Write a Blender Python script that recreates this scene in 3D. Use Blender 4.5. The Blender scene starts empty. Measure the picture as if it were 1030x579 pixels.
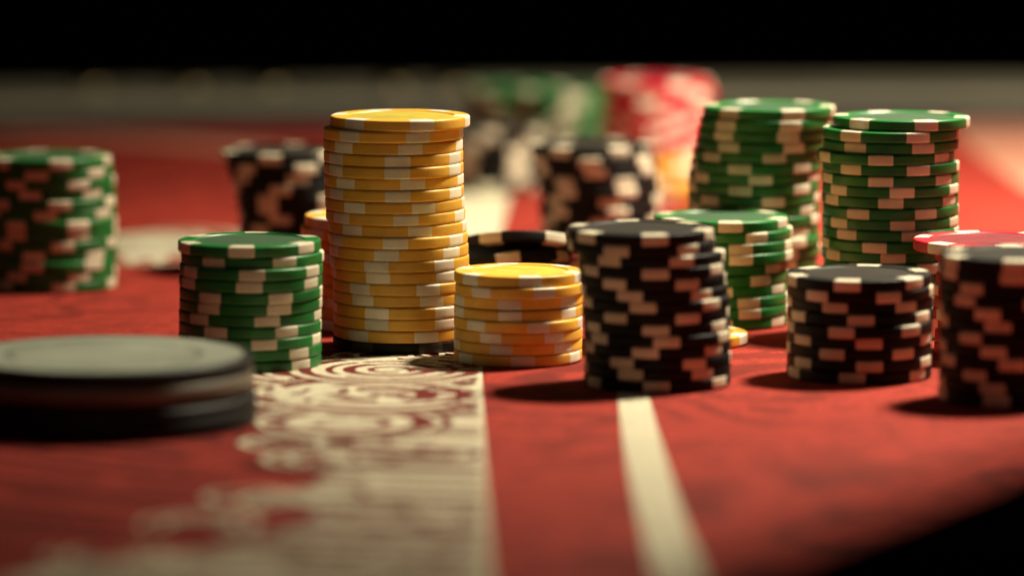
import bpy, math, random
from mathutils import Vector, Matrix
random.seed(7)
S = bpy.context.scene
COL = S.collection
PI = math.pi
MM = 0.001

# ------------------------------------------------------------------ camera
F = 5200.0                     # focal length in photo pixels (1030 wide)
H = 187.7                      # camera height above the felt, mm
PITCH = math.atan((289.5 + 328) / F)
FOCUS = 1.438
cam_d = bpy.data.cameras.new('camera'); cam = bpy.data.objects.new('camera', cam_d); COL.objects.link(cam)
cam.location = (0, 0, H * MM); cam.rotation_euler = (PI / 2 - PITCH, 0, 0)
cam_d.sensor_width = 36; cam_d.lens = 36 * F / 1030
cam_d.clip_start = 0.05; cam_d.clip_end = 60
cam_d.dof.use_dof = True; cam_d.dof.focus_distance = FOCUS; cam_d.dof.aperture_fstop = 5.8
S.camera = cam

def gp(px, py, z=0.0):
    """point of the table (mm) seen at a photo pixel"""
    u = (px - 515) / F; v = (289.5 - py) / F
    c, s = math.cos(PITCH), math.sin(PITCH)
    dx, dy, dz = u, c + v * s, -s + v * c
    t = (z - H) / dz
    return (dx * t, dy * t)

# ------------------------------------------------------------------ materials
def mat(name):
    m = bpy.data.materials.new(name); m.use_nodes = True
    nt = m.node_tree; b = nt.nodes['Principled BSDF']
    return m, nt, b
def N(nt, t, **kw):
    n = nt.nodes.new(t)
    for k, v in kw.items():
        if hasattr(n, k): setattr(n, k, v)
        else: n.inputs[k.replace('_', ' ')].default_value = v
    return n
def mix(nt, fac, a, b, mode='MIX'):
    n = nt.nodes.new('ShaderNodeMix'); n.data_type = 'RGBA'; n.blend_type = mode
    for sock, val in ((n.inputs[0], fac), (n.inputs[6], a), (n.inputs[7], b)):
        if hasattr(val, 'is_linked') or hasattr(val, 'links'): nt.links.new(val, sock)
        elif isinstance(val, (tuple, list)): sock.default_value = (*val[:3], 1)
        else: sock.default_value = val
    return n.outputs[2]
def ramp(nt, src, p0, p1):
    r = nt.nodes.new('ShaderNodeMapRange'); r.inputs[1].default_value = p0; r.inputs[2].default_value = p1
    nt.links.new(src, r.inputs[0]); return r.outputs[0]

def clay(name, col, rough=0.42, dirt=0.75, spec=0.5, coat=0.0):
    m, nt, b = mat(name)
    tc = N(nt, 'ShaderNodeTexCoord'); oi = N(nt, 'ShaderNodeObjectInfo')
    add = N(nt, 'ShaderNodeVectorMath', operation='ADD')
    sc = N(nt, 'ShaderNodeVectorMath', operation='SCALE'); sc.inputs[3].default_value = 3.0
    nt.links.new(oi.outputs['Location'], sc.inputs[0])
    nt.links.new(tc.outputs['Object'], add.inputs[0]); nt.links.new(sc.outputs[0], add.inputs[1])
    n1 = N(nt, 'ShaderNodeTexNoise'); n1.inputs['Scale'].default_value = 160; n1.inputs['Detail'].default_value = 6
    n2 = N(nt, 'ShaderNodeTexNoise'); n2.inputs['Scale'].default_value = 1400; n2.inputs['Detail'].default_value = 4
    nt.links.new(add.outputs[0], n1.inputs['Vector']); nt.links.new(add.outputs[0], n2.inputs['Vector'])
    f = ramp(nt, n1.outputs[0], 0.42, 0.68)
    dk = tuple(c * dirt for c in col)
    c1 = mix(nt, f, col, dk)
    # small difference between one chip and the next
    v = ramp(nt, oi.outputs['Random'], 0, 1)
    mr = N(nt, 'ShaderNodeMapRange'); mr.inputs[3].default_value = 0.86; mr.inputs[4].default_value = 1.08
    nt.links.new(oi.outputs['Random'], mr.inputs[0])
    hv = N(nt, 'ShaderNodeHueSaturation'); nt.links.new(c1, hv.inputs['Color']); nt.links.new(mr.outputs[0], hv.inputs['Value'])
    nt.links.new(hv.outputs[0], b.inputs['Base Color'])
    rr = N(nt, 'ShaderNodeMapRange'); rr.inputs[3].default_value = rough - 0.08; rr.inputs[4].default_value = rough + 0.14
    nt.links.new(n1.outputs[0], rr.inputs[0]); nt.links.new(rr.outputs[0], b.inputs['Roughness'])
    b.inputs['Specular IOR Level'].default_value = spec
    if coat: b.inputs['Coat Weight'].default_value = coat; b.inputs['Coat Roughness'].default_value = 0.3
    bp = N(nt, 'ShaderNodeBump'); bp.inputs['Strength'].default_value = 0.25; bp.inputs['Distance'].default_value = 0.00006
    nt.links.new(n2.outputs[0], bp.inputs['Height']); nt.links.new(bp.outputs[0], b.inputs['Normal'])
    return m

CREAM = clay('cream_clay', (0.74, 0.67, 0.50), 0.45, 0.82)
WHITE = clay('white_clay', (0.86, 0.78, 0.62), 0.42, 0.86)
M = {
 'yellow': (clay('yellow_clay', (0.86, 0.47, 0.06), 0.38, 0.86), WHITE, clay('yellow_inlay', (0.60, 0.47, 0.05), 0.5)),
 'green':  (clay('green_clay', (0.010, 0.17, 0.030), 0.36, 0.7, 0.5), CREAM, clay('green_inlay', (0.03, 0.085, 0.035), 0.55)),
 'black':  (clay('black_clay', (0.005, 0.0045, 0.004), 0.5, 0.7, 0.2), CREAM, clay('black_inlay', (0.022, 0.018, 0.013), 0.7, 0.7, 0.2)),
 'dark': (clay('dark_clay', (0.006, 0.004, 0.003), 0.5, 0.7, 0.2), clay('dark_spot', (0.035, 0.03, 0.022), 0.5), clay('dark_inlay', (0.01, 0.01, 0.01), 0.5)),
 'red':    (clay('red_clay', (0.62, 0.008, 0.028), 0.40, 0.8), WHITE, clay('red_inlay', (0.22, 0.017, 0.025), 0.7, 0.75, 0.3)),
}

def felt(name, col, col2, pattern=True, bump=0.5):
    m, nt, b = mat(name)
    tc = N(nt, 'ShaderNodeTexCoord')
    # tone-on-tone scrolls woven in the cloth: contour lines of a warped noise
    n1 = N(nt, 'ShaderNodeTexNoise'); n1.inputs['Scale'].default_value = 13; n1.inputs['Detail'].default_value = 1.5; n1.inputs['Distortion'].default_value = 1.2
    nt.links.new(tc.outputs['Object'], n1.inputs['Vector'])
    mu = N(nt, 'ShaderNodeMath', operation='MULTIPLY'); mu.inputs[1].default_value = 34
    nt.links.new(n1.outputs[0], mu.inputs[0])
    sn = N(nt, 'ShaderNodeMath', operation='SINE'); nt.links.new(mu.outputs[0], sn.inputs[0])
    f1 = ramp(nt, sn.outputs[0], 0.25, 0.8)
    nb = N(nt, 'ShaderNodeTexNoise'); nb.inputs['Scale'].default_value = 7; nb.inputs['Detail'].default_value = 2
    nt.links.new(tc.outputs['Object'], nb.inputs['Vector'])
    f2 = ramp(nt, nb.outputs[0], 0.36, 0.56)
    mm = N(nt, 'ShaderNodeMath', operation='MULTIPLY'); nt.links.new(f1, mm.inputs[0]); nt.links.new(f2, mm.inputs[1])
    mp = N(nt, 'ShaderNodeMath', operation='MULTIPLY'); nt.links.new(mm.outputs[0], mp.inputs[0]); mp.inputs[1].default_value = 0.95 if pattern else 0.0
    c = mix(nt, mp.outputs[0], col, col2)
    # fibres and wear
    n3 = N(nt, 'ShaderNodeTexNoise'); n3.inputs['Scale'].default_value = 900; n3.inputs['Detail'].default_value = 5
    nt.links.new(tc.outputs['Object'], n3.inputs['Vector'])
    n4 = N(nt, 'ShaderNodeTexNoise'); n4.inputs['Scale'].default_value = 26; n4.inputs['Detail'].default_value = 6
    nt.links.new(tc.outputs['Object'], n4.inputs['Vector'])
    c = mix(nt, ramp(nt, n3.outputs[0], 0.42, 0.68), c, tuple(x * 0.45 for x in col))
    c = mix(nt, ramp(nt, n4.outputs[0], 0.5, 0.9), c, tuple(x * 0.75 for x in col))
    if pattern:                                        # worn, mottled nap
        n5 = N(nt, 'ShaderNodeTexNoise'); n5.inputs['Scale'].default_value = 170; n5.inputs['Detail'].default_value = 5; n5.inputs['Distortion'].default_value = 1.0
        nt.links.new(tc.outputs['Object'], n5.inputs['Vector'])
        c = mix(nt, ramp(nt, n5.outputs[0], 0.5, 0.62), c, tuple(x * 0.5 for x in col))
    nt.links.new(c, b.inputs['Base Color'])
    b.inputs['Roughness'].default_value = 0.85; b.inputs['Specular IOR Level'].default_value = 0.15
    b.inputs['Sheen Weight'].default_value = 0.15; b.inputs['Sheen Roughness'].default_value = 0.5
    b.inputs['Sheen Tint'].default_value = (*[min(1, x * 1.6) for x in col], 1)
    bp = N(nt, 'ShaderNodeBump'); bp.inputs['Strength'].default_value = bump; bp.inputs['Distance'].default_value = 0.0004
    nt.links.new(n3.outputs[0], bp.inputs['Height']); nt.links.new(bp.outputs[0], b.inputs['Normal'])
    return m
M_FELT = felt('red_felt', (0.37, 0.036, 0.023), (0.11, 0.011, 0.008))
M_CREAMP = felt('cream_print', (0.66, 0.60, 0.44), (0.5, 0.45, 0.32), False, 0.3)
M_REDP = felt('dark_red_print', (0.14, 0.014, 0.010), (0.12, 0.012, 0.008), False, 0.3)
M_PINKP = felt('pink_print', (0.58, 0.25, 0.17), (0.5, 0.2, 0.15), False, 0.3)

def plain(name, col, rough=0.5, noise=0.25, scale=60, metal=0.0, spec=0.5):
    m, nt, b = mat(name)
    tc = N(nt, 'ShaderNodeTexCoord'); n = N(nt, 'ShaderNodeTexNoise'); n.inputs['Scale'].default_value = scale; n.inputs['Detail'].default_value = 6
    nt.links.new(tc.outputs['Object'], n.inputs['Vector'])
    c = mix(nt, ramp(nt, n.outputs[0], 0.35, 0.7), col, tuple(x * (1 - noise) for x in col))
    nt.links.new(c, b.inputs['Base Color'])
    b.inputs['Roughness'].default_value = rough; b.inputs['Metallic'].default_value = metal
    b.inputs['Specular IOR Level'].default_value = spec
    bp = N(nt, 'ShaderNodeBump'); bp.inputs['Strength'].default_value = 0.3; bp.inputs['Distance'].default_value = 0.0003
    nt.links.new(n.outputs[0], bp.inputs['Height']); nt.links.new(bp.outputs[0], b.inputs['Normal'])
    return m
M_LEATHER = plain('black_leather', (0.004, 0.003, 0.003), 0.95, 0.3, 300, spec=0.02)
M_OLIVE = plain('olive_vinyl', (0.22, 0.20, 0.145), 0.6, 0.3, 9)
M_DARK = plain('dark_trim', (0.018, 0.014, 0.012), 0.6)
M_FLOOR = plain('dark_carpet', (0.02, 0.013, 0.008), 0.95, 0.3, 4, spec=0.0)
M_BRASS = plain('brass', (0.55, 0.45, 0.25), 0.35, 0.2, 60, 1.0)
M_PALE = plain('pale_enamel', (0.42, 0.45, 0.36), 0.32, 0.25, 45)
M_GREYINK = plain('grey_ink', (0.20, 0.22, 0.18), 0.4)
M_BEIGE = plain('beige_plastic', (0.19, 0.15, 0.11), 0.45)
M_BLKPL = plain('black_plastic', (0.006, 0.006, 0.006), 0.5, spec=0.3)

# ------------------------------------------------------------------ helpers
def mesh(name, verts, faces, m, smooth=None):
    me = bpy.data.meshes.new(name)
    me.from_pydata([(x * MM, y * MM, z * MM) for x, y, z in verts], [], faces)
    me.materials.append(m)
    if smooth is not None:
        for p, s in zip(me.polygons, smooth): p.use_smooth = s
    me.update()
    return me
def link(name, me, parent=None, loc=None, rot=None):
    o = bpy.data.objects.new(name, me); COL.objects.link(o)
    if parent: o.parent = parent
    if loc: o.location = loc
    if rot: o.rotation_euler = rot
    return o
def tag(o, label, cat, group=None):
    o['label'] = label; o['category'] = cat
    if group: o['group'] = group
    return o
def lathe(name, prof, m, seg=120, a0=0, a1=None, caps=True, skip=None, flat=True):
    """prof: (r, z) from bottom axis to top axis. Angular part only when a1 given."""
    full = a1 is None
    n = seg if full else a1 - a0
    cols = n if full else n + 1
    vs, fs, sm = [], [], []
    for i in range(cols):
        a = 2 * PI * (a0 + i) / seg
        for r, z in prof: vs.append((r * math.sin(a), -r * math.cos(a), z))
    k = len(prof)
    for i in range(n):
        j = (i + 1) % cols
        for q in range(k - 1):
            if skip and skip(i, q): continue
            a, b, c, d = i * k + q, j * k + q, j * k + q + 1, i * k + q + 1
            if prof[q][0] < 1e-6: f = (a, b, c) if False else (a, c, d) if prof[q + 1][0] > 0 else None; f = (b, c, d) if f else None
            elif prof[q + 1][0] < 1e-6: f = (a, b, c)
            else: f = (a, b, c, d)
            if f is None: continue
            fs.append(f); sm.append(abs(prof[q][1] - prof[q + 1][1]) > 1e-4)
    me = mesh(name, vs, fs, m, sm)
    return me

# ------------------------------------------------------------------ poker chips
SEG = 240; SPOT = 14          # spot spans 24 degrees; angle 0 faces the camera (-Y)
_tpl = {}
def template(kind, R, T):
    key = (kind, round(R, 2), round(T, 2))
    if key in _tpl: return _tpl[key]
    k = R / 19.5; t = T / 3.3
    outer = [(15.3, 0), (18.75, 0), (19.12, .06), (19.36, .22), (19.48, .48), (19.5, .8), (19.5, 2.5), (19.48, 2.82), (19.36, 3.08), (19.12, 3.24), (18.75, 3.3), (15.3, 3.3)]
    prof = [(0, .25), (15.05, .25)] + outer + [(15.05, 3.2), (14.95, 2.84), (0, 2.84)]
    prof = [(r * k, z * t) for r, z in prof]
    n0, n1 = 2, 2 + len(outer) - 1
    sp = {(c * 40 + d) % SEG for c in range(6) for d in range(-SPOT // 2, SPOT // 2)}
    body = lathe('chip_body', prof, M[kind][0], SEG, skip=lambda i, q: i in sp and n0 <= q < n1)
    spot = lathe('chip_edge_spot', [(r * k, z * t) for r, z in outer], M[kind][1], SEG, -SPOT // 2, SPOT // 2)
    inl = lathe('chip_inlay', [(0, 2.86 * t), (14.5 * k, 2.86 * t), (14.7 * k, 2.89 * t), (14.5 * k, 2.98 * t), (0, 2.98 * t)], M[kind][2], 96)
    _tpl[key] = (body, spot, inl)
    return _tpl[key]

def chip(kind, R, T, loc, phase, label, group, rot=None, inlay=True):
    body, spot, inl = template(kind, R, T)
    e = bpy.data.objects.new('poker_chip', None); COL.objects.link(e)
    e.empty_display_size = 0.01
    e.location = loc
    e.rotation_euler = rot if rot else (0, 0, math.radians(phase))
    tag(e, label, 'poker chip', group)
    link('body', body, e)
    for i in range(6): link('edge_spot', spot, e, rot=(0, 0, i * PI / 3))
    if inlay: link('inlay', inl, e)
    return e

ORD = ['topmost', 'second from top', 'third from top', 'fourth from top', 'fifth from top', 'sixth from top', 'seventh from top', 'eighth from top',
       'ninth from top', 'tenth from top', 'eleventh from top', 'twelfth from top', 'thirteenth from top', 'fourteenth from top', 'fifteenth from top',
       'sixteenth from top', 'seventeenth from top', 'eighteenth from top', 'nineteenth from top', 'twentieth from top']

def stack(desc, kind, n, px, py, pitch, R=19.5, spots=(), shifts=(), jit=0.35, kinds=None, jy=0.5, lean=0.0, tilts=None):
    """px, py: photo pixel of the foot's centre. spots / shifts: from the top down; spots in degrees from the camera side, shifts in mm."""
    x0, y0 = gp(px, py)
    for i in range(n):                      # i = 0 is the top
        lvl = n - 1 - i
        z = lvl * pitch + 0.25
        dx = shifts[i] if i < len(shifts) else random.gauss(0, jit)
        dy = random.gauss(0, jy) + lean * lvl
        ph = spots[i] if i < len(spots) and spots[i] is not None else random.uniform(-30, 30)
        kd = kinds[i] if kinds and i in kinds else kind
        where = ('bottom' if i == n - 1 else ORD[i]) + ' of ' + desc
        lab = f'{kd} chip, {where}'
        rot = None
        if tilts and i in tilts:
            ax, ay, dz = tilts[i]; rot = tuple((Matrix.Rotation(math.radians(ax), 3, 'X') @ Matrix.Rotation(math.radians(ay), 3, 'Y') @ Matrix.Rotation(math.radians(ph), 3, 'Z')).to_euler()); z += dz
        else:
            rot = (math.radians(random.gauss(0, .18)), math.radians(random.gauss(0, .18)), math.radians(ph))
        chip(kd, R, pitch - 0.03, ((x0 + dx) * MM, (y0 + dy) * MM, z * MM), ph, lab, 'chips of ' + desc, rot, True)

def ang(xs, c, R):
    """front-spot centre (same unit as c and R) -> degrees"""
    cs = c if isinstance(c, (list, tuple)) else [c] * len(xs)
    return [None if x is None else math.degrees(math.asin(max(-1, min(1, (x - cc) / R)))) for x, cc in zip(xs, cs)]

# tall yellow stack in focus (bottom chip coloured very dark, spots included)
cl = [534, 491, 488, 490, 492, 494, 495, 498, 503, 515, 519, 524, 528, 541, 545, 548, 549, 548, 547, 545]
stack('the tall yellow stack', 'yellow', 20, 320 + 545 / 6.43, 349, 3.26,
      spots=ang([688, 660, 610, 528, 525, 625, 528, 695, 580, 672, 512, 452, 385, 395, 275, 295, 388, 385, 265, 290], cl, 452),
      shifts=[(c - 545) / 6.43 / 3.6 for c in cl], kinds={19: 'dark'}, jy=0.3)
# short yellow stack
stack('the short yellow stack', 'yellow', 8, 521.5, 362, 3.1, R=17.7,
      spots=ang([208, 280, 465, 470, 245, 340, 410, 175], [524, 533, 526, 524, 522, 520, 520, 520], 418),
      shifts=[0, .35, .05, -.05, -.1, -.1, -.15, -.15])
# green stack at the front left
stack('the short front green stack', 'green', 11, 252, 367, 3.13,
      spots=ang([495, 305, 565, 545, 275, 265, 200, 315, 640, 410, 430], [525, 545, 535, 530, 530, 528, 525, 525, 522, 522, 522], 475),
      shifts=[-.1, .7, .4, .2, .3, .2, 0, 0, -.1, 0, -.1])
# centre black stack
stack('the black stack at the white line', 'black', 14, 661, 386, 2.99,
      spots=[10.4, -22, 23, 1, -33, -21, -12, -35, -2, 6, -11, -31, -23, -2],
      shifts=[-4.6, -4.2, -1.6, -1.4, -1.3, -.9, -.3, -.5, -.2, -.1, 0, .1, 0, 0])
# black stack on the right
stack('the squat black stack on the right', 'black', 9, 864, 378, 3.1,
      spots=ang([425, 235, 350, 515, 390, 570, 330, 575, 465], [532, 545, 545, 540, 540, 540, 538, 540, 540], 475),
      shifts=[-.3, .2, .2, .1, 0, .1, 0, .1, 0])
# tall green stack at the right
cr = [547, 478, 478, 445, 478, 478, 480, 478, 480, 482, 480, 478, 478]
stack('the tall green stack behind the red chip', 'green', 20, 895, 335, 3.11,
      spots=ang([680, 625, 660, 380, 628, 383, 522, 450, 683, 528, 600, 345, 468], cr, 442),
      shifts=[(c - 482) / 6.43 / 3.54 for c in cr], jit=.3)
# tall green stack further back, leaning at its top
cb = [587, 565, 553, 540, 522, 505, 495, 490, 490, 490, 492]
stack('the leaning green stack in the back row', 'green', 19, 757.5, 309, 3.17,
      spots=ang([730, 710, 695, 735, 605, 375, 515, 380, 600, 440, 560], cb, 432),
      shifts=[(c - 490) / 6.43 / 3.4 for c in cb], jit=.4)
# mid green stack
stack('the shorter green stack in the middle', 'green', 10, 727, 325, 3.13,
      spots=ang([731.7, 758.8, 742.2, 742.8, 775.4, 761.5, 781, 749, 750.5, 781], [724.7, 729, 729, 730, 724, 724, 724, 724, 724, 724], 68),
      shifts=[-.65, .6, .6, .8, -.5, -.4, -.5, -.3, -.4, -.5])
# black stack cut by the right edge
stack('the black stack cut by the right edge', 'black', 12, 1019, 401, 3.18,
      spots=[-4, -6, 20, 12, -25.7, -19, 18, -22, -6, 23, -22, -18], jit=.3)
# red stack behind it
stack('the stack with the red top chip', 'red', 10, 1014, 355, 3.2, R=20.5, spots=[12.5], shifts=[-6.2])
# left green stack
stack('the green stack cut by the left edge', 'green', 13, 54, 288, 3.12,
      spots=ang([69, 45, 86, 36, 67, 52, 86, 86, 70, 39.7, 38, 86, 70], [50, 53, 53, 53, 54, 54, 55, 55, 55, 55, 54, 54, 54], 65),
      shifts=[-1.2, -.8, -.3, -.3, 0, 0, .2, .2, .2, .2, 0, 0, 0])
# black stack at the back left, spreading to the top
stack('the black stack left of the tall yellow stack', 'black', 12, 303, 272, 3.19,
      spots=ang([273.5, 312, 302.5, 285, 271.5, 271.5, 284, 262], [284, 291, 294, 298, 300, 301, 302, 303], 63),
      shifts=[-5.6, -4.0, -2.8, -1.7, -1, -.6, -.3, 0])
# yellow stack half hidden behind the tall one
stack('the yellow stack hidden behind the tall one', 'yellow', 10, 374, 328, 3.25, R=19.3,
      spots=[-50, 10, -20, 25], shifts=[0, -1.2, .5, .6, .8, .4, .6, .9, .5, -.5])
# black stack in the back row
stack('the black stack in the back row', 'black', 12, 604, 264, 3.19,
      spots=ang([623, 592, 598, 628, 630, 611, 622], [594, 597, 600, 602, 603, 604, 604], 61),
      shifts=[-3.2, -2.2, -1.4, -.8, -.3])
# low black pile with slipped top chips
stack('the slumped black pile', 'black', 5, 518, 319, 3.2,
      spots=[-27, 2, -28, -5], shifts=[1.5, -2.5, -1.0, .5],
      tilts={0: (-19, 0, 5.2), 1: (-15, -8, 3.2), 2: (-6, -5, 1.5)})
# yellow stack almost hidden behind the centre black stack
stack('the yellow stack hidden behind the black one', 'yellow', 10, 654, 345, 3.25, R=17.7,
      spots=[40, 10, -20, 25, 5, 0, 12, -9, 20, 68], shifts=[-.4, 0, 0, 0, .2, 0, 0, 0, .6, 9.9])
# far stacks
stack('the far green stack', 'green', 10, 572, 176, 3.2, jit=.8, jy=.8)
stack('the far left green stack', 'green', 10, 522, 172, 3.2, jit=.8, jy=.8)
stack('the far red and yellow stack', 'red', 13, 660, 196, 3.2, jit=.8, jy=.8, kinds={i: 'yellow' for i in range(8, 13)})
stack('the far black stack', 'black', 7, 497, 190, 3.2, jit=.8, jy=.8)

# ------------------------------------------------------------------ big pucks at the front left
def puck(name, x, y, z, R, T, side, face, label, ring=None, ring2=None):
    e = bpy.data.objects.new(name, None); COL.objects.link(e); e.empty_display_size = .02
    e.location = (x * MM, y * MM, z * MM); tag(e, label, 'disc')
    e.rotation_euler = (0, 0, random.uniform(0, 6))
    b = .9
    link('rim', lathe('puck_rim', [(0, .2), (R - b, 0), (R - .3 * b, .15), (R, b), (R, T * .62), (R - .5, T * .66), (R - .5, T * .7), (R, T * .74), (R, T - b), (R - .3 * b, T - .15), (R - b, T), (R - 2, T), (R - 2.2, T - .25), (0, T - .25)], side, 160), e)
    link('face', lathe('puck_face', [(0, T - .24), (R - 2.3, T - .24), (R - 2.5, T - .05), (0, T - .05)], face, 160), e)
    if ring2:
        link('middle_band', lathe('puck_band', [(R - .8, T * .16), (R + .12, T * .18), (R + .12, T * .58), (R - .8, T * .6)], ring2, 160), e)
    if ring:
        vs, fs = [], []
        for k in range(120):
            if k % 30 in (0, 1, 2): continue
            i = len(vs)
            for a in (k, k + 1):
                t = 2 * PI * a / 120
                for r in (R * .62, R * .67): vs.append((r * math.cos(t), r * math.sin(t), T - .03))
            fs.append((i, i + 1, i + 3, i + 2))
        link('printed_ring', mesh('puck_ring', vs, fs, ring), e)
    return e
fx, fy = gp(93, 446)
puck('dealer_puck', fx + .4, fy + 38, .2, 38, 7.4, M_BLKPL, M_BLKPL, 'large plain black disc lying on the felt under the pale disc')
puck('dealer_puck', fx, fy + 38.5, 7.7, 37.6, 9.6, M_BLKPL, M_PALE, 'large pale grey topped disc with beige band, lying on the black disc', M_GREYINK, M_BEIGE)

# ------------------------------------------------------------------ table
def sheet(name, pts_mm, z, m, parent=None):
    vs = [(x, y, z) for x, y in pts_mm]
    me = mesh(name, vs, [tuple(range(len(vs)))], m)
    if me.polygons[0].normal.z < 0: me.flip_normals()
    return link(name, me, parent)

# felt: far edge follows a shallow curve
far = [(-700, 2060), (-400, 2120), (-150, 2160), (100, 2180), (400, 2185), (800, 2150)]
felt_pts = [(-700, 700), (800, 700)] + far[::-1]
table = sheet('table_felt', felt_pts, 0, M_FELT); table['kind'] = 'structure'

def P(lst): return [gp(x, y) for x, y in lst]
def interp(poly, y):
    for (x0, y0), (x1, y1) in zip(poly, poly[1:]):
        if min(y0, y1) <= y <= max(y0, y1): return x0 + (x1 - x0) * (y - y0) / (y1 - y0 + 1e-9)
    return None
RE = P([(505, 700), (494, 579), (489, 470), (485, 372), (486, 340), (497, 260), (512, 200), (535, 140)])
cream = P([(489, 361), (440, 360), (400, 364), (350, 361), (300, 362), (262, 369), (246, 378), (258, 390), (285, 397), (262, 406), (285, 420), (318, 428), (300, 440), (322, 452), (332, 470), (318, 486),
           (285, 498), (300, 508), (322, 515), (290, 532), (262, 541), (180, 557), (105, 567), (40, 576), (-40, 592), (-60, 700)]) + RE[:4]
sheet('scroll_border', cream, .12, M_CREAMP, table)
sheet('scroll_border', P([(395, 330), (430, 270), (445, 220), (462, 180), (480, 138)]) + RE[::-1][0:3] + P([(487, 330)]), .12, M_CREAMP, table)
sheet('scroll_motif', P([(100, 246), (118, 236), (135, 240), (150, 233), (166, 237), (182, 235), (196, 243), (186, 250), (190, 257), (172, 258), (160, 266), (148, 260), (130, 266), (122, 256), (104, 255)]), .12, M_CREAMP, table)

def ribbon_mesh(curves, clip=True):
    """curves: list of (points, width) in mm -> one flat mesh, each ribbon a hair above the last"""
    vs, fs = [], []
    for ci, (pts, w, z) in enumerate(curves):
        base = len(vs)
        n = len(pts)
        for i, p in enumerate(pts):
            a = pts[max(0, i - 1)]; b = pts[min(n - 1, i + 1)]
            dx, dy = b[0] - a[0], b[1] - a[1]; L = math.hypot(dx, dy) or 1
            ww = w * (0.35 + 0.65 * math.sin(PI * min(1, (i + .5) / n * 1.0))) if not callable(w) else w(i / n)
            vs.append((p[0] - dy / L * ww / 2, p[1] + dx / L * ww / 2, z)); vs.append((p[0] + dy / L * ww / 2, p[1] - dx / L * ww / 2, z))
        for i in range(n - 1):
            q = [base + 2 * i, base + 2 * i + 1, base + 2 * i + 3, base + 2 * i + 2]
            if clip:
                if any((interp(RE, vs[k][1]) or 999) - .6 < vs[k][0] for k in q): continue
            fs.append(tuple(q))
    return vs, fs
def ring(cx, cy, r, a0=0, a1=360, n=60, spiral=0):
    return [(cx + (r + spiral * i / n) * math.cos(math.radians(a0 + (a1 - a0) * i / n)), cy + (r + spiral * i / n) * math.sin(math.radians(a0 + (a1 - a0) * i / n))) for i in range(n + 1)]

dark, light = [], []
zc = [0.16]
def Z():
    zc[0] += 0.0015; return zc[0]
W = lambda w: (lambda t: w)
# long arcs sweeping towards the near edge
cx, cy = gp(575, 375)
r = 58
while r < 360:
    a = 180 + random.uniform(-6, 6)
    while a < 285:
        da = random.uniform(18, 48)
        dark.append((ring(cx, cy, r, a, a + da, 140, random.uniform(-6, 7)), W(random.uniform(2.2, 5.0)), Z()))
        a += da + random.uniform(1, 6)
    r += random.uniform(7.5, 12)
# small curls
for i in range(26):
    px = random.uniform(250, 480); py = random.uniform(352, 579)
    cx, cy = gp(px, py); a0 = random.uniform(0, 360)
    dark.append((ring(cx, cy, random.uniform(4, 8), a0, a0 + 250, 24, random.uniform(1, 4)), 2.4, Z()))
# rosettes of concentric scrolls, each laid over the one before
for (px, py, R0) in [(352, 426, 24), (300, 376, 22), (455, 404, 22), (383, 398, 36), (455, 366, 15), (328, 366, 14), (393, 373, 28)]:
    cx, cy = gp(px, py)
    light.append((ring(cx, cy, R0 / 2, 0, 360), W(R0), Z()))
    q = 1.0 if py < 390 else 1.65
    r = R0 - 4.5; k = 0
    while r > 2.5:
        a0 = random.uniform(0, 360)
        dark.append((ring(cx, cy, r, a0, a0 + random.uniform(320, 352), 110, -1.0), W((3.4 if k % 2 == 0 else 2.0) * q), Z()))
        r -= 5.8 * q; k += 1
    dark.append((ring(cx, cy, R0 + .8, 0, 360), W(2.2), Z()))
# thin cream curls on the dark ground above them
for (px, py) in [(345, 357), (372, 359), (405, 358), (430, 357), (460, 358), (390, 362), (440, 362)]:
    cx, cy = gp(px, py); a0 = random.uniform(0, 360)
    light.append((ring(cx, cy, random.uniform(7, 13), a0, a0 + 280, 40, 3), W(1.6), Z()))
vs, fs = ribbon_mesh(dark)
link('scroll_lines', mesh('scroll_lines', vs, fs, M_REDP), table)
# lacy cream curls on the red beyond the border
for (px, py) in [(300, 420), (275, 402), (296, 446), (320, 462), (300, 505), (258, 500), (205, 528), (252, 392), (100, 560), (305, 395)]:
    cx, cy = gp(px, py)
    for rr in (6, 11):
        a0 = random.uniform(0, 360); light.append((ring(cx, cy, rr, a0, a0 + 280, 36, 3), 2.6, Z()))
for (px, py) in [(112, 248), (146, 258), (185, 244), (165, 240)]:
    cx, cy = gp(px, py)
    for rr in (12, 24):
        a0 = random.uniform(0, 360); light.append((ring(cx, cy, rr, a0, a0 + 250, 36, 4), 4, Z()))
vs, fs = ribbon_mesh(light)
link('scroll_curls', mesh('scroll_curls', vs, fs, M_CREAMP), table)
# white line
L_ = [(617, 350), (621, 397), (626, 440), (631, 471), (642, 520), (655, 570), (674, 650)]
R_ = [(644, 350), (652.5, 397), (661, 430), (673, 471), (688, 520), (707, 570), (738, 650)]
sheet('printed_line', P(L_) + P(R_)[::-1], .12, M_CREAMP, table)
# far pale prints
def stripe(pts, w, m, z=.12):
    vs, fs = ribbon_mesh([(P(pts), W(w), z)], False)
    link('printed_line', mesh('printed_line', vs, fs, m), table)
stripe([(-60, 131), (0, 134), (80, 137), (160, 142), (240, 149), (320, 160)], 26, M_PINKP)
sheet('pale_panel', P([(955, 116), (1120, 116), (1160, 200), (1080, 215), (1030, 190), (990, 160), (965, 140)]), .12, M_PINKP, table)

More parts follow.
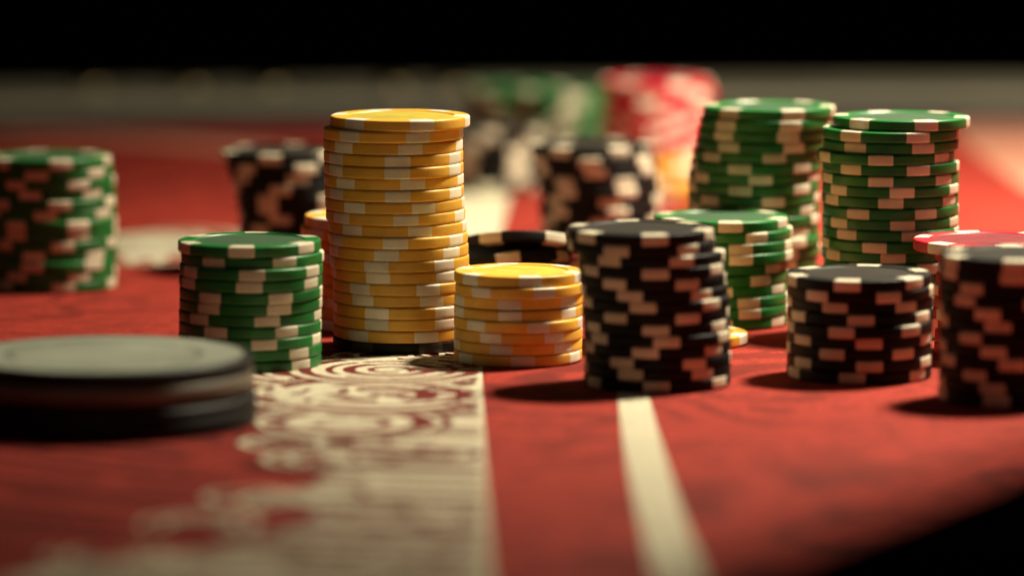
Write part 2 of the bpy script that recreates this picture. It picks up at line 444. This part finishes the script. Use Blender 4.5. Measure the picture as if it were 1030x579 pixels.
# near table rail (black padded, cuts the lower right corner)
def tube(path, rx, rz, m, name, parent=None, n=28):
    vs, fs = [], []
    for i, (x, y, z) in enumerate(path):
        a = path[max(0, i - 1)]; b = path[min(len(path) - 1, i + 1)]
        dx, dy = b[0] - a[0], b[1] - a[1]; L = math.hypot(dx, dy)
        for k in range(n):
            t = 2 * PI * k / n
            vs.append((x - dy / L * rx * math.cos(t), y + dx / L * rx * math.cos(t), z + rz * math.sin(t)))
    for i in range(len(path) - 1):
        for k in range(n):
            fs.append((i * n + k, (i + 1) * n + k, (i + 1) * n + (k + 1) % n, i * n + (k + 1) % n))
    fs.append(tuple(range(n))[::-1]); fs.append(tuple((len(path) - 1) * n + k for k in range(n)))
    return link(name, mesh(name, vs, fs, m, [True] * len(fs)), parent)
pth = []
for i in range(13):
    t = -.5 + 2.0 * i / 12
    x, y = gp(1030 - 200 * t + 150, 486 + 96 * t + 153, 34)
    pth.append((x, y, 34))
rail = tube(pth, 45, 34, M_LEATHER, 'black_armrest')  # padded armrest of the near table rail
tag(rail, 'black padded cushion blurred in the lower right corner of the table', 'armrest')

# far rail: dark trim and olive racetrack with studs
e = bpy.data.objects.new('table_rail', None); COL.objects.link(e); e.location = (0, 2.2, 0); e.empty_display_size = .05
tag(e, 'low olive grey padded rail along the far edge of the red felt', 'table rail')
def band(name, off0, off1, z0, z1, m, rnd=2.0):
    vs, fs = [], []
    pr = [(off0, z0), (off0, z1 - rnd), (off0 + rnd * .6, z1), (off1 - rnd * .6, z1), (off1, z1 - rnd), (off1, z0)]
    xs = [-1400 + 100 * i for i in range(29)]
    for x in xs:
        yb = 2185 - (max(0, 200 - x)) ** 2 * 0.00022 - (max(0, x - 500)) ** 2 * 0.0002 - 2200
        for o, z in pr: vs.append((x, yb + o, z))
    k = len(pr)
    for i in range(len(xs) - 1):
        for q in range(k):
            fs.append((i * k + q, i * k + (q + 1) % k, (i + 1) * k + (q + 1) % k, (i + 1) * k + q))
    return link(name, mesh(name, vs, fs, m), e)
band('trim', -22, 39.5, -40, 4, M_DARK)
band('pad', 40, 132, -40, 7, M_OLIVE, 4)
for px in (92, 190, 272, 395, 455):
    x, y = gp(px, 88, 8)
    link('stud', lathe('stud', [(0, 0), (9, 0), (9, 1.5), (6, 3), (0, 3.6)], M_BRASS, 40), e, loc=(x * MM, y * MM - 2.2, 7 * MM))

# floor far below
fl = link('floor', mesh('floor', [(-9000, -3000, -760), (9000, -3000, -760), (9000, 30000, -760), (-9000, 30000, -760)], [(0, 1, 2, 3)], M_FLOOR)); fl['kind'] = 'structure'

# ------------------------------------------------------------------ light
def area(name, loc, target, size, power, col, spread=180):
    d = bpy.data.lights.new(name, 'AREA'); d.shape = 'DISK'; d.size = size; d.energy = power; d.color = col; d.spread = math.radians(spread)
    o = bpy.data.objects.new(name, d); COL.objects.link(o); o.location = loc
    o.rotation_euler = (Vector(target) - Vector(loc)).to_track_quat('-Z', 'Y').to_euler()
    return o
d = bpy.data.lights.new('table_lamp', 'SPOT'); d.energy = 104; d.color = (1.0, .88, .64); d.shadow_soft_size = .06
d.spot_size = math.radians(87); d.spot_blend = 1.0
o = bpy.data.objects.new('table_lamp', d); COL.objects.link(o); o.location = (.39, 1.66, .73)
o.rotation_euler = (Vector((.31, 1.55, 0)) - o.location).to_track_quat('-Z', 'Y').to_euler()
d = bpy.data.lights.new('far_lamp', 'SPOT'); d.energy = 42; d.color = (1.0, .88, .64); d.shadow_soft_size = .05
d.spot_size = math.radians(80); d.spot_blend = 1.0
o = bpy.data.objects.new('far_lamp', d); COL.objects.link(o); o.location = (.48, 1.62, .60)
o.rotation_euler = (Vector((.28, 1.98, 0)) - o.location).to_track_quat('-Z', 'Y').to_euler()
area('fill_light', (-.25, .55, 1.3), (0, 1.45, 0), .7, .5, (1.0, .84, .62))  # weak soft fill added from overhead, not a lamp of the room
w = bpy.data.worlds.new('World'); S.world = w; w.use_nodes = True
w.node_tree.nodes['Background'].inputs[0].default_value = (1.0, .75, .5, 1); w.node_tree.nodes['Background'].inputs[1].default_value = 0.004

S.render.engine = 'CYCLES'
S.cycles.max_bounces = 8; S.cycles.diffuse_bounces = 5
S.view_settings.view_transform = 'Standard'; S.view_settings.look = 'None'
S.view_settings.exposure = 0; S.view_settings.gamma = 1
